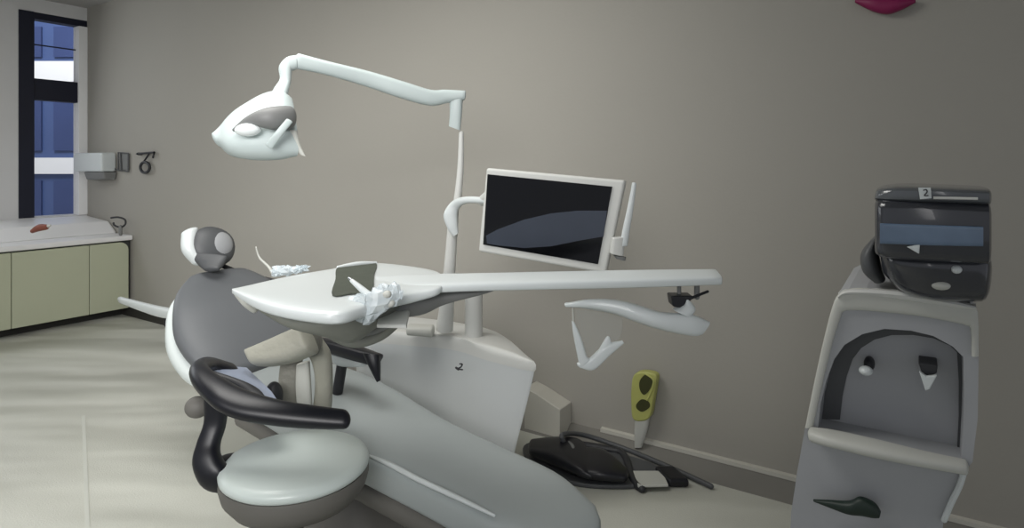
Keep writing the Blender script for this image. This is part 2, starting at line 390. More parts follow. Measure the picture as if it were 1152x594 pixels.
# ---- near armrest: beige pad on a bent mottled post
na = obj('near_armrest', band([(P(279,394,1.96), P(287,411,1.92), .05), (P(300,386,1.95), P(306,411,1.90), .07), (P(322,376,1.93), P(328,407,1.88), .08), (P(340,368,1.92), P(352,397,1.87), .08)], power=3.4, n=28, r0=.008, r1=.012), 'beige', ch, label='beige near-side armrest pad')
obj('armrest_bracket', band([(P(336,368,1.93), P(350,370,1.93), .10), (P(340,380,1.95), P(357,378,1.95), .11), (P(345,392,1.97), P(362,388,1.97), .09)], power=3), 'taupe', na)
obj('armrest_post', band([(P(342,388,2.0), P(362,382,2.0), .06), (P(352,408,2.0), P(372,400,2.0), .06), (P(355,435,2.02), P(374,432,2.02), .055), (P(350,470,2.04), P(372,470,2.04), .05)], power=2.6), 'beige', na)
obj('armrest_web', band([(P(316,408,2.03), P(340,398,2.03), .04), (P(314,430,2.03), P(340,428,2.03), .05), (P(316,470,2.04), P(338,470,2.04), .05)], power=2.6), 'taupe', na)
obj('pale_strut', band([(P(334,410,1.99), P(348,406,1.99), .03), (P(333,435,1.99), P(350,435,1.99), .03), (P(336,470,2.0), P(352,470,2.0), .03)], power=2.6), 'lgrey', na)
obj('grip', ellipsoid(P(308,446,1.94), (V((.028,0,0)), V((0,.03,0)), V((0,0,.046)))), 'char', na)

# ================================================================ OPERATOR STOOL
sc_ = Z(333, 512, .515); sx, sy = sc_.x, sc_.y
so = thing('operator_stool', 'operator stool with pale round seat and black armrest', 'stool', (sx, sy, 0))
obj('seat', lathe((sx, sy, 0), [(.02,.478),(.188,.479),(.1945,.485),(.1955,.494),(.190,.504),(.174,.511),(.12,.515),(.02,.516)], 56), 'stool', so)
obj('seat_pan', lathe((sx, sy, 0), [(.05,.385),(.13,.39),(.165,.405),(.188,.435),(.195,.462),(.192,.4785),(.02,.4787)], 48), 'side', so)
obj('gas_lift', lathe((sx, sy, 0), [(.028,.08),(.028,.28),(.02,.281),(.02,.39)], 20), 'char', so)
for i in range(5):
    a = i*2*math.pi/5+.3; dr = V((math.cos(a), math.sin(a), 0)); c = V((sx, sy, 0))
    lg = obj('leg', tube([c+UP*.10, c+dr*.12+UP*.085, c+dr*.23+UP*.065], [.028,.022,.016], 10), 'char', so)
    obj('caster', ellipsoid(c+dr*.23+UP*.026, (dr*.026, dr.cross(UP)*.016, UP*.026), 16, 10), 'black', lg)
pst = obj('armrest_post', band([(P(230,446,1.70), P(256,448,1.70), .04), (P(230,475,1.70), P(254,476,1.70), .045), (P(222,500,1.68), P(247,500,1.68), .05), (P(218,522,1.66), P(249,515,1.66), .055), (P(226,542,1.65), P(258,530,1.65), .055), (P(240,549,1.66), P(262,540,1.68), .05)], power=2.5, r0=.01, r1=.008), 'black', so)
obj('post_bracket', tube([P(240,532,1.66), P(262,522,1.74), P(290,530,1.80)], [.03,.03,.03], 12), 'black', pst)
obj('taupe_blob', ellipsoid(P(222,458,1.76), (V((.034,0,0)), V((0,.03,0)), V((0,0,.030)))), 'side', pst, label='taupe rounded blob beside the post')  # plain taupe ellipsoid just left of the post
arm_pts = [(P(386,461,1.66),P(386,482,1.62),.035), (P(355,458,1.66),P(352,481,1.61),.045), (P(315,452,1.66),P(308,477,1.60),.05), (P(275,440,1.68),P(262,468,1.60),.05), (P(246,424,1.72),P(232,450,1.63),.05), (P(234,412,1.80),P(213,424,1.74),.05), (P(246,414,1.92),P(226,407,1.96),.045), (P(268,423,1.95),P(258,410,2.0),.03)]
arm_ = obj('armrest', band(arm_pts, power=2.3, n=24, r0=.02, r1=.01), 'black', so, label='black curved armrest pad')
obj('armrest_rib', band([(P(240,418,1.80),P(238,426,1.78),.02), (P(270,428,1.80),P(266,437,1.78),.03), (P(292,440,1.80),P(284,452,1.76),.03), (P(304,455,1.76),P(296,464,1.74),.03)], power=2.3), 'char', arm_)
obj('armrest_plate', prism([P(*q) for q in ((243,410,1.98),(278,413,2.0),(306,440,1.84),(318,458,1.74),(290,456,1.70),(256,440,1.72),(234,424,1.80))], V((0,0,-.012))), 'blueplate', arm_, smooth=False, bevel=.004, label='blue grey plate inside the armrest')

# ================================================================ DENTAL UNIT (cabinet behind the chair)
def unit_ring(z, pts): return [V((x, y, z)) for x, y in pts]
zt = .57
fr, fm, fl = Z(596,407,zt), Z(508,384,zt), Z(398,372,zt)
br, bl2 = Z(546,369,zt), Z(440,356,zt)
top_out = [(p.x, p.y) for p in (fl, V(((fl.x+fm.x)/2, (fl.y+fm.y)/2-.015, 0)), fm, V(((fm.x+fr.x)/2, (fm.y+fr.y)/2-.012, 0)), fr, V((fr.x+.002, fr.y+.05, 0)), br, bl2)]
top_out = [(x, y) for x, y in smooth_loop(top_out, 6)]
cx_ = sum(p[0] for p in top_out)/len(top_out); cy_ = sum(p[1] for p in top_out)/len(top_out)
def loft_loops(loops):
    n = len(loops[0]); vs = [v for l in loops for v in l]; fs = []
    for i in range(len(loops)-1):
        for j in range(n):
            j2 = (j+1) % n; fs.append((i*n+j, i*n+j2, (i+1)*n+j2, (i+1)*n+j))
    fs.append(tuple(range(n))[::-1]); fs.append(tuple((len(loops)-1)*n+j for j in range(n)))
    return vs, fs
def lp(z, s, dx=0, dy=0): return [V((cx_+(x-cx_)*s+dx, cy_+(y-cy_)*s+dy, z)) for x, y in top_out]
un = thing('dental_unit', 'pale grey floor cabinet with curved body behind the dental chair', 'cabinet', (cx_, cy_, 0))
obj('body', loft_loops([lp(0,.80,-.05), lp(.08,.82,-.045), lp(.25,.88,-.03), lp(.42,.945,-.012), lp(.52,.975), lp(.535,.98)]), 'unit', un)
obj('lid', loft_loops([lp(.535,.985), lp(.545,1.0), lp(.562,1.0), lp(.572,.98), lp(.585,.80), lp(.59,.5)]), 'offw', un)
em = P(517,412,2.38)
obj('emblem', join(tube([em+V((.002,-.012,.013)), em+V((.011,-.012,.011)), em+V((.005,-.012,.000)), em+V((-.008,-.012,-.006)), em+V((.012,-.012,-.009))], .0028, 8), tube([em+V((-.012,-.012,-.002)), em+V((-.004,-.012,-.008))], .0045, 8)), 'char', un, label='small dark emblem on the front')
for u0, u1, v0 in ((491,511,300),(523,543,322)):
    c = P((u0+u1)/2, 372, 2.62); r_ = (u1-u0)/2*2.62/F
    if u0 < 500: continue
    obj('riser_pipe', tube([V((c.x, c.y, .56)), V((c.x, c.y, P(0,v0,2.62).z))], r_, 24, k=1, round_=False), 'offw', un)
# dark port and pale shelf beside it
obj('hose_port', band([(P(460,365,2.6), P(460,376,2.6), .08), (P(486,366,2.6), P(486,378,2.6), .08)], power=3, r0=.01, r1=.01), 'lgrey', un)

# ---- instrument post: pole + lamp
pl = thing('lamp_pole', 'white upright pole carrying the lamp and the screen', 'pole', (P(503,370,2.62).x, 2.62, .585))
obj('lower_tube', tube([P(500,371,2.62), P(503,340,2.6), P(506,300,2.55), P(511,232,2.52)], [.036,.030,.024,.020], 20, round_=False), 'offw', pl)
obj('upper_tube', tube([P(514,232,2.5), P(518,190,2.5), P(519,150,2.5)], [.016,.013,.010], 16), 'offw', pl)
obj('screen_bracket', band([(P(546,222,2.32), P(546,229,2.32), .02), (P(525,221,2.40), P(525,229,2.40), .025), (P(509,226,2.45), P(517,234,2.45), .03), (P(499,241,2.46), P(515,241,2.46), .035), (P(503,256,2.46), P(515,252,2.46), .03), (P(510,266,2.46), P(516,262,2.46), .02)], power=2.3, r0=.01), 'white', pl, label='curved white screen bracket')
lm = thing('operating_light', 'white overhead operating lamp on a long jointed arm', 'lamp', (P(518,147,2.5).x, 2.5, P(518,150,2.5).z))
obj('arm_joint', band([(P(505,106,2.5), P(521,106,2.5), .05), (P(506,125,2.5), P(520,125,2.5), .045), (P(505,142,2.5), P(518,147,2.5), .03)], power=3.2, r0=.012), 'arm', lm)
obj('arm', band([(P(523,102,2.5), P(522,113,2.5), .045), (P(500,101,2.49), P(503,116,2.49), .05), (P(484,101,2.47), P(484,119,2.47), .05), (P(455,92,2.44), P(452,111,2.44), .05), (P(415,80,2.4), P(410,97,2.4), .048), (P(370,69,2.34), P(365,84,2.34), .046), (P(336,60,2.3), P(330,77,2.3), .044)], power=3, r0=.006, r1=.008), 'arm', lm)
obj('elbow', band([(P(334,62,2.3), P(334,78,2.3), .045), (P(322,65,2.29), P(328,80,2.29), .045), (P(314,76,2.28), P(328,80,2.28), .04), (P(315,90,2.27), P(327,92,2.27), .035), (P(308,103,2.25), P(325,97,2.25), .035), (P(303,112,2.23), P(322,110,2.23), .04)], power=2.6, r0=.006), 'arm', lm)
# lamp head: curved hood, recessed reflector, side fin
hd = obj('lamp_head', band([(P(241,151,2.16), P(247,163,2.14), .05), (P(256,140,2.19), P(258,173,2.12), .09), (P(276,124,2.21), P(275,176,2.10), .12), (P(297,111,2.23), P(298,177,2.10), .13), (P(315,106,2.24), P(317,176,2.10), .12), (P(327,112,2.25), P(335,174,2.12), .07)], power=2.7, n=36, r0=.012, r1=.004), 'arm', lm, label='shell of the lamp head')
def hf(u, v, d=0): return P(u, v, 2.045+abs(u-295)*.0009-d)
obj('painted_shade', band([(hf(262,145), hf(263,148), .01), (hf(280,130), hf(284,142), .04), (hf(300,121), hf(306,146), .06), (hf(322,119,-.03), hf(324,146,-.03), .06), (hf(328,121,-.06), hf(329,140,-.06), .02)], power=2.2, n=24), 'grey', hd, label='grey patch painted as shade under the hood')  # grey solid stands for the shade inside the hood
obj('reflector', ellipsoid(hf(279,146,.01), (V((.042,0,-.004)), V((0,.03,0)), V((.01,0,.022)))), 'lampglow', hd, label='bright round reflector')
obj('handle', band([(hf(322,134,.03), hf(329,138,.03), .012), (hf(310,148,.035), hf(318,152,.035), .014), (hf(299,162,.02), hf(307,167,.02), .012)], power=2.4, r0=.004, r1=.004), 'arm', hd, label='diagonal handle')
obj('fin', band([(P(324,145,2.12), P(334,147,2.12), .02), (P(327,160,2.12), P(338,163,2.12), .018), (P(338,174,2.12), P(344,176,2.12), .008)], power=2.4), 'lgrey', hd)

# ================================================================ SCREEN
def quad(c, ins):  # c: TL TR BR BL; insets l,t,r,b as fractions
    TL, TR, BR, BL = c; l, t, r, b = ins
    bi = lambda x, y: (TL*(1-x)+TR*x)*(1-y)+(BL*(1-x)+BR*x)*y
    return [bi(l, t), bi(1-r, t), bi(1-r, 1-b), bi(l, 1-b)]
mc = [P(547,189,2.24), P(703,203,2.04), P(681,308,2.05), P(538,283,2.25)]
mn = (mc[1]-mc[0]).cross(mc[3]-mc[0]).normalized()
if mn.y > 0: mn = -mn
def onp(u, v, o, nrm):
    d = P(u, v, 1)-V((0,0,H)); return V((0,0,H))+d*((o-V((0,0,H))).dot(nrm)/d.dot(nrm))
mc[2] = onp(681, 308, mc[0], mn)
mo = thing('monitor', 'white framed flat monitor with a dark screen above the white arm', 'monitor', (mc[0]+mc[2])/2-UP*.15)
obj('housing', prism(mc, -mn*.035), 'offw', mo, smooth=False, bevel=.008)
sc4 = [onp(u, v, mc[0]+mn*.001, mn) for u, v in ((549,196),(689,210),(673,297),(544,275))]
sr = obj('screen', prism(sc4, mn*.004), 'screen', mo, smooth=False)
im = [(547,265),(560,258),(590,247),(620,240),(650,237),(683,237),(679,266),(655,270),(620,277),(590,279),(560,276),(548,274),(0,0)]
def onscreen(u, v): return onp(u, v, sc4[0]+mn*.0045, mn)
obj('screen_glare', prism([onscreen(u, v) for u, v in im[:-1]], mn*.001), 'glare', sr, smooth=False, label='curved grey-blue glare painted on the dark screen')  # glare streak as a thin coloured plate, not display content
bb = (mc[0]+mc[3])/2-mn*.035
obj('rear_mount', tube([(mc[0]*.75+mc[3]*.25)-mn*.03+V((.03,0,0)), P(543,226,2.35)], .02, 12, k=1), 'offw', mo)
ic = thing('camera_handpiece', 'slim white handpiece standing in a holder right of the monitor', 'handpiece', P(695,292,2.03))
obj('holder', band([(P(688,267,2.05), P(702,266,2.05), .04), (P(686,285,2.05), P(701,288,2.05), .04)], power=4, k=1), 'offw', ic, bevel=.003)
obj('base', band([(P(690,287,2.05), P(704,289,2.05), .03), (P(693,291,2.05), P(703,293,2.05), .03)], power=4, k=1), 'grey', ic)
obj('handle', band([(P(697,276,2.04), P(706,276,2.04), .02), (P(701,255,2.04), P(709,256,2.04), .02), (P(706,232,2.04), P(713,232,2.04), .018), (P(711,206,2.04), P(716,207,2.04), .012)], power=2.3, r0=.004, r1=.004), 'white', ic)

# ================================================================ DELIVERY TABLE AND LONG ARM
zT = 1.0
dt = thing('delivery_table', 'white wing shaped instrument table with recessed tray and long arm', 'instrument table', (-.42, 1.65, .8))
tr = [((261,325.5),(261,324.5),.010), ((285,334),(282,318),.03), ((310,340),(308,311),.04), ((345,345),(340,304),.045), ((380,346),(374,298),.05), ((405,340),(400,293),.05), ((430,331),(425,292),.05), ((465,325),(460,296),.045), ((492,322),(488,302),.03), ((500,318),(498,309),.015)]
TS = [(Z(a[0],a[1],zT)-UP*t/2, Z(b[0],b[1],zT)-UP*t/2, t) for a, b, t in tr]
obj('table_top', band(TS, power=3.6, n=40, normal=UP), 'white', dt)
rc = [Z(380,302,zT), Z(423,297,zT), Z(418,329,zT), Z(374,333,zT)]
obj('tray_recess', prism([p+UP*.0005 for p in smooth_loop([tuple(x) for x in (rc[0], (rc[0]+rc[1])/2, rc[1], (rc[1]+rc[2])/2, rc[2], (rc[2]+rc[3])/2, rc[3], (rc[3]+rc[0])/2)], 4) for p in [V(p)]], UP*.003), 'mat', dt, smooth=False, label='grey-green mat in the tray opening')
obj('tray_rim', tube([rc[0]+UP*.004, (rc[0]+rc[1])/2+UP*.007, rc[1]+UP*.004], [.004,.007,.004], 10), 'white', dt)
LA = [(P(424,314,1.72), P(424,331,1.60), .028), (P(470,312,1.72), P(470,327,1.60), .028), (P(530,311,1.72), P(530,324,1.62), .028), (P(620,309,1.73), P(620,322,1.64), .028), (P(720,307,1.74), P(720,320,1.66), .028), (P(803,306,1.76), P(812,317,1.68), .026)]
obj('long_arm', band(LA, power=4, n=28, r0=.01, r1=.006), 'white', dt)
obj('underside_shade', band([(P(428,331,1.66), P(430,346,1.70), .10), (P(470,326,1.68), P(470,343,1.72), .10), (P(500,322,1.70), P(502,334,1.72), .08), (P(560,321,1.72), P(560,323,1.72), .05)], power=3), 'grey', dt)  # grey block carries the shading below the white arm
sh = obj('shelf', band([(P(428,351,1.66), P(424,367,1.56), .012), (P(461,349,1.66), P(457,368,1.56), .012)], power=6, k=1), 'offw', dt)
obj('shelf_stem', tube([P(441,359,1.62), P(440,352,1.7), P(442,340,1.72)], .010, 10), 'offw', sh)
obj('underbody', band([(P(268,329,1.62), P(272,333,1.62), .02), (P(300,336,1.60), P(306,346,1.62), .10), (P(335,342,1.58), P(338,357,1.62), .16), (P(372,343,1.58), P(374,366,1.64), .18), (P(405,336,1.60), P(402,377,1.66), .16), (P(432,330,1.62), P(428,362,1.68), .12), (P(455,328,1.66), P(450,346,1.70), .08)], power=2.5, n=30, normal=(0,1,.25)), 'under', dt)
obj('shadow_ellipse', ellipsoid(P(322,346,1.53), (V((.030,0,-.014)), V((0,.03,0)), V((.004,0,.012)))), 'char', dt, label='dark ellipse painted as shadow on the underside')  # dark solid put in as a shadow below the table tip
# draped hose bundle under the table
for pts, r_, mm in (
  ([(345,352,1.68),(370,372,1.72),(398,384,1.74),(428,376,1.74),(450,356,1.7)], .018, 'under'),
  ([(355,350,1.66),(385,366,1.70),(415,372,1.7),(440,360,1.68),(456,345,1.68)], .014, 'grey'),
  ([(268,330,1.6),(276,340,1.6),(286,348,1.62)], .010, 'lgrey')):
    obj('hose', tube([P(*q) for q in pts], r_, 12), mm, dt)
# crumpled clear sleeve at the front corner + handpieces
for i, (p0, p1, lab, mm) in enumerate((((396,316,1.47),(416,333,1.45),'short white handpiece lying across the tray recess','white'),
                   ((398,340,1.46),(436,331,1.44),'pale handpiece under the front edge of the tray, upper one','lgrey'),
                   ((402,356,1.48),(440,341,1.45),'pale handpiece under the front edge of the tray, lower one','lgrey'))):
    a, b = P(*p0), P(*p1)
    hp = thing('handpiece', lab, 'handpiece', (a+b)/2, 'handpieces around the instrument table')
    obj('grip', tube([a, a*.6+b*.4, b], [.005,.007,.009], 12), mm, hp)
    obj('tip', tube([a, a+(a-b).normalized()*.012], [.004,.002], 8), 'steel', hp)
def crumple(pts, amp=.006, seed=1):
    random.seed(seed); d_ = band(pts, power=2, n=16, k=4)
    return [v+V([random.uniform(-amp, amp) for _ in range(3)]) for v in d_[0]], d_[1]
cs = thing('plastic_sleeve', 'crumpled clear plastic sleeve on the front of the instrument table', 'sleeve', P(412,350,1.5))
obj('film', crumple([(P(392,338,1.45), P(400,350,1.46), .03), (P(410,330,1.44), P(412,362,1.47), .06), (P(430,322,1.45), P(432,350,1.46), .05), (P(446,318,1.47), P(450,336,1.48), .03)]), 'clear', cs, smooth=False)
cw = thing('plastic_wrap', 'small crumpled clear wrap behind the instrument table, left end', 'wrap', Z(325,308,zT))
obj('film', crumple([(P(307,300,1.9), P(309,309,1.9), .02), (P(320,300,1.88), P(320,310,1.88), .04), (P(336,300,1.86), P(336,306,1.86), .03), (P(347,299,1.84), P(343,303,1.84), .01)], .007, 5), 'clear', cw, smooth=False)
obj('wire', tube([P(288,278,1.92), P(292,290,1.92), P(302,300,1.91), P(307,308,1.9)], [.002,.003,.004,.005], 8), 'lgrey', cw)

# ================================================================ HANGING HOLDER UNDER THE ARM
hh = thing('instrument_holder', 'white wing shaped instrument holder hanging below the long arm', 'holder', P(720,360,1.72))
obj('wing', band([(P(636,341,1.74), P(638,345,1.74), .02), (P(662,337,1.73), P(664,348,1.72), .05), (P(690,337,1.72), P(690,353,1.71), .06), (P(715,342,1.71), P(712,361,1.70), .07), (P(740,350,1.70), P(735,369,1.69), .07), (P(762,352,1.70), P(760,375,1.69), .06), (P(780,354,1.70), P(780,378,1.69), .05), (P(798,362,1.70), P(788,377,1.69), .03)], power=2.8, n=28, r0=.004, r1=.003), 'white', hh)
obj('clip', band([(P(770,334,1.70), P(778,340,1.70), .02), (P(768,342,1.70), P(782,348,1.70), .04), (P(757,348,1.70), P(776,356,1.70), .05)], power=2.5), 'white', hh)
bk = obj('black_clip', prism([P(*q) for q in ((755,333,1.69),(780,333,1.69),(778,338,1.69),(766,347,1.69),(757,345,1.69))], V((0,.05,0))), 'black', hh, smooth=False, bevel=.004)
obj('lever', tube([P(776,336,1.71), P(796,328,1.72)], .004, 8, k=1), 'black', bk)
obj('hanger', tube([P(784,334,1.73), P(784,320,1.73)], .008, 10, k=1), 'grey', hh)
obj('hanger', tube([P(764,345,1.72), P(764,320,1.72)], .006, 10, k=1), 'grey', hh)
hk = obj('fork', band([(P(643,361,1.74), P(646,362,1.74), .010), (P(645,378,1.74), P(654,380,1.74), .018), (P(649,398,1.74), P(660,400,1.74), .022), (P(652,412,1.74), P(664,403,1.74), .022)], power=2.5, r1=.004), 'white', hh)
obj('fork_tine', band([(P(650,408,1.74), P(654,414,1.74), .014), (P(664,402,1.74), P(668,416,1.74), .02), (P(680,388,1.74), P(686,400,1.74), .02), (P(700,383,1.74), P(702,386,1.74), .01)], power=2.5, r0=.006), 'white', hh)
obj('fork_tip', band([(P(672,396,1.74), P(690,396,1.74), .02), (P(680,382,1.74), P(688,386,1.74), .012), (P(683,378,1.74), P(686,379,1.74), .006)], power=2.4), 'white', hh)
obj('fork_hanger', tube([P(644,343,1.74), P(645,364,1.74)], .0025, 8, k=1), 'lgrey', hh)
obj('sleeve', band([(P(646,348,1.75), P(700,352,1.75), .012), (P(650,375,1.75), P(698,378,1.75), .010), (P(656,400,1.75), P(676,398,1.75), .006)], power=2.2), 'film', hh, label='faint clear sleeve between the tines')

# ================================================================ LIME HANDLE ON THE WALL
lh = thing('lime_handle', 'lime handle with two dark openings on a grey stem by the wall', 'handle', onplane(721, 503, .03))
def W(u, v, off): return onplane(u, v, off)
outl = [(716,421),(722,416),(733,416),(742,420),(741,432),(738,450),(735,465),(728,470),(716,468),(714,450),(714,435)]
hnd = obj('grip', prism([W(u, v, .02) for u, v in smooth_loop(outl, 4)], NW*.045), 'lime', lh, bevel=.006)
obj('opening', prism([W(u, v, .064) for u, v in smooth_loop([(720,428),(727,421),(734,427),(732,437),(725,444),(720,438)], 4)], NW*.003), 'olive', hnd, label='upper dark opening')
obj('opening', prism([W(u, v, .064) for u, v in smooth_loop([(716,455),(722,449),(730,452),(731,458),(723,463),(717,460)], 4)], NW*.003), 'olive', hnd, label='lower dark opening')
obj('ridge', tube([W(727,421,.066), W(735,428,.068), W(733,440,.067), W(728,450,.066)], .004, 8), 'lime', hnd)
obj('stem', band([(W(715,468,.045), W(731,468,.045), .035), (W(714,485,.045), W(728,485,.045), .03), (W(714,503,.045), W(722,503,.045), .02)], power=2.8), 'lgrey', lh)

# ================================================================ PALE WEDGE ADDED in place of bare floor beside the unit
ub = [onplane(590, 436, .12), onplane(603, 443, .12), onplane(630, 461, .12)]
def fl_(p): return V((p.x, p.y, .0))
ubp = [fl_(ub[0]), fl_(ub[2]), ub[2], ub[1], ub[0]]
tag(obj('added_floor_wedge', prism(ubp, -NW*.118), 'highlight_and_wedge', smooth=False, bevel=.004), 'pale added wedge in place of bare floor beside the floor cabinet', 'box')

# ================================================================ FOOT CONTROL
fc = thing('foot_control', 'black and grey foot control on the floor behind the chair foot', 'foot control', Z(665, 528, 0))
def G(u, v, z=0.0): return Z(u, v, z)
b1 = [(588,508),(602,500),(640,499),(700,514),(742,530),(735,547),(690,551),(640,546),(600,526)]
obj('base', prism([G(u, v) for u, v in smooth_loop(b1, 4)], UP*.018), 'dgrey', fc, bevel=.006)
obj('pedal', band([(G(600,502,.03)+UP*.02, G(598,517,.03)+UP*.02, .05), (G(630,503,.03)+UP*.03, G(622,528,.03)+UP*.03, .07), (G(652,505,.03)+UP*.03, G(650,540,.03)+UP*.03, .06), (G(666,520,.03)+UP*.02, G(664,543,.03)+UP*.02, .04)], power=3, r0=.02, r1=.02), 'black', fc)
obj('pedal', band([(G(655,510,.03)+UP*.02, G(652,540,.03)+UP*.02, .05), (G(680,516,.03)+UP*.025, G(674,544,.03)+UP*.025, .06), (G(704,532,.03)+UP*.015, G(700,544,.03)+UP*.015, .04)], power=3, r0=.02, r1=.02), 'black', fc)
obj('side_block', frame_box(G(752,549,.001), G(776,549,.001)-G(752,549,.001), V((-.03,.12,0)), UP*.035), 'black', fc, smooth=False, bevel=.012)
obj('cable', tube([G(628,503,.03), G(650,500,.03), G(685,506,.02), G(702,512,.02), G(712,540,.015), G(722,550,.012)], .016, 10), 'char', fc)
obj('cable', tube([G(640,505,.05), G(632,490,.12), G(655,489,.06), G(695,502,.02), G(740,520,.015), G(800,547,.012)], .011, 10), 'dgrey', fc)
obj('cable', tube([G(642,520,.06), G(644,502,.09), G(630,494,.07)], .009, 10), 'grey', fc)
obj('plate', prism([G(u, v, .018) for u, v in ((710,532),(745,532),(752,548),(718,549))], UP*.01), 'lgrey', fc, smooth=False, bevel=.003)

# ================================================================ CONSOLE ON THE RIGHT
pf = onplane(943, 330, 0)         # wall point behind; choose plane offset so that depth is 1.5
OFF = None
for i in range(200):
    o_ = i*.01
    if onplane(943, 330, o_).y < 1.5: OFF = o_; break
def K(u, v, d=0.0): return onplane(u, v, OFF+d)
co = thing('dental_console', 'grey console with arched niche at the right edge of the room', 'console', V((K(1000,330).x, K(1000,330).y+.1, 0)))
def down(u, v):      # lower outline continues to the floor
    p = K(u, v); return V((p.x, p.y, 0))
out_top = [(890,577),(897,530),(906,480),(916,430),(926,385),(936,346),(943,331),(955,325),(975,324),(1030,331),(1075,338),(1092,342),(1100,352),(1101,400),(1100,470),(1094,520),(1085,530),(1073,555),(1062,577)]
lo_l = K(886, 600); lo_r = K(1050, 600)
outer = [V((lo_l.x-.01, lo_l.y, 0))] + [K(u, v) for u, v in out_top] + [V((lo_r.x-.02, lo_r.y, 0))]
# arch opening
arch = [(920,484),(923,455),(929,430),(938,405),(950,388),(970,376),(995,370),(1025,372),(1050,378),(1072,390),(1084,402),(1085,440),(1084,480),(1082,519)]
archP = [K(u, v) for u, v in arch]
def holed(outer, inner, ext):
    """plate with a hole: triangulated between loops"""
    bm = bmesh.new(); ov = [bm.verts.new(p) for p in outer]; iv = [bm.verts.new(p) for p in inner]
    es = [bm.edges.new((ov[i], ov[(i+1) % len(ov)])) for i in range(len(ov))] + [bm.edges.new((iv[i], iv[(i+1) % len(iv)])) for i in range(len(iv))]
    bmesh.ops.triangle_fill(bm, use_beauty=True, edges=es)
    bm.verts.index_update(); r = ([v.co.copy() for v in bm.verts], [tuple(v.index for v in f.verts) for f in bm.faces]); bm.free()
    n = len(r[0]); vs = r[0]+[v+V(ext) for v in r[0]]; fs = r[1]+[tuple(i+n for i in f[::-1]) for f in r[1]]
    lo, li = len(outer), len(inner)
    fs += [(i, (i+1) % lo, n+(i+1) % lo, n+i) for i in range(lo)] + [(lo+i, n+lo+i, n+lo+(i+1) % li, lo+(i+1) % li) for i in range(li)]
    return vs, fs
body = obj('body', holed(outer, archP, -NW*.09), 'mgrey', co, smooth=False)
obj('rear_body', prism([p-NW*.091 for p in outer], -NW*.36), 'mgrey', co, smooth=False)
# raised pale outer rim
rim_o = [(906,480),(916,430),(926,385),(936,346),(943,331),(955,325),(975,324),(1030,331),(1075,338),(1092,342),(1100,352),(1101,400)]
rim_i = [(915,480),(926,430),(937,385),(946,356),(950,350),(960,349),(980,350),(1030,355),(1075,363),(1086,366),(1092,370),(1093,400)]
rs = [(K(*a), K(*b), .022) for a, b in zip(rim_o, rim_i)]
obj('rim', band(rs, power=3, k=3, n=16, normal=NW), 'lgrey', co, label='pale rim around the console')
obj('top_cap', band([(K(943,334,.02), K(943,331,-.44), .012), (K(955,329,.02), K(955,325,-.44), .02), (K(1000,331,.02), K(1000,327,-.44), .03), (K(1050,338,.02), K(1050,334,-.44), .03), (K(1098,347,.02), K(1098,343,-.44), .015)], power=4, normal=UP), 'offw', co)
# lip below the niche
lip = obj('ledge', band([(K(913,482,.03), K(915,496,.03), .05), (K(935,486,.035), K(935,500,.035), .07), (K(985,497,.04), K(985,512,.04), .07), (K(1040,510,.035), K(1040,523,.035), .06), (K(1086,519,.02), K(1086,532,.02), .05)], power=2.6, r0=.01, r1=.006, normal=NW), 'lgrey', co)
obj('ledge_groove', band([(K(935,500,.055), K(935,503,.055), .01), (K(985,511,.06), K(985,515,.06), .01), (K(1040,522,.055), K(1040,525,.055), .01), (K(1080,529,.04), K(1080,532,.04), .01)], power=2.4), 'dgrey', lip)
obj('niche_lining', prism([p-NW*.086 for p in archP], -NW*.004), 'mgrey', co, smooth=False)
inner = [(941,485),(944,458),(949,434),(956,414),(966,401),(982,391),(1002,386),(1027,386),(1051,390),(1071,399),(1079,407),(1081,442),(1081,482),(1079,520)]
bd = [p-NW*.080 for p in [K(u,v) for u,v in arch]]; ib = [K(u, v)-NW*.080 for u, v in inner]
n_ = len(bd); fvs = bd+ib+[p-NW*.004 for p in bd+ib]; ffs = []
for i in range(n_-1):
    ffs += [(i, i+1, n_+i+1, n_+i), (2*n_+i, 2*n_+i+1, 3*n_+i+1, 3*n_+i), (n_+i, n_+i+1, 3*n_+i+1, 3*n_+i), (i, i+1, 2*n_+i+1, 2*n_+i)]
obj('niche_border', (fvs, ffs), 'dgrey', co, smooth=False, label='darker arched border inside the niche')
obj('corner_trim', tube([K(1086,524,.008), K(1080,545,.008), K(1070,566,.008), K(1062,585,.008)], .006, 8), 'white', co)
# two nozzles in the niche
n1 = obj('nozzle', ellipsoid(K(978,409,-.06), (UW*.012, NW*.03, UP*.017)), 'char', co)
obj('nozzle_tip', ellipsoid(K(974,417,-.01), (UW*.015, NW*.018, UP*.011)), 'white', n1, label='white tip')
n2 = obj('nozzle', prism([K(u, v, -.02) for u, v in ((1033,408),(1055,411),(1054,420),(1046,424),(1037,420))], -NW*.068), 'char', co, smooth=False, bevel=.003)
obj('nozzle_tip', prism([K(u, v, -.012) for u, v in ((1034,416),(1042,422),(1054,421),(1046,436),(1041,438))], NW*.012), 'white', n2, smooth=False, bevel=.002, label='white tip')
# dark green lever at the foot
tag(obj('green_lever', band([(K(915,562,.03), K(916,564,.03), .01), (K(935,563,.03), K(937,572,.03), .02), (K(955,564,.03), K(955,578,.03), .03), (K(968,559,.03), K(970,580,.03), .03), (K(984,566,.03), K(982,582,.03), .03), (K(991,576,.03), K(989,582,.03), .02)], power=2.4), 'dgreen'), 'dark green leaf shaped lever low on the console front', 'lever')

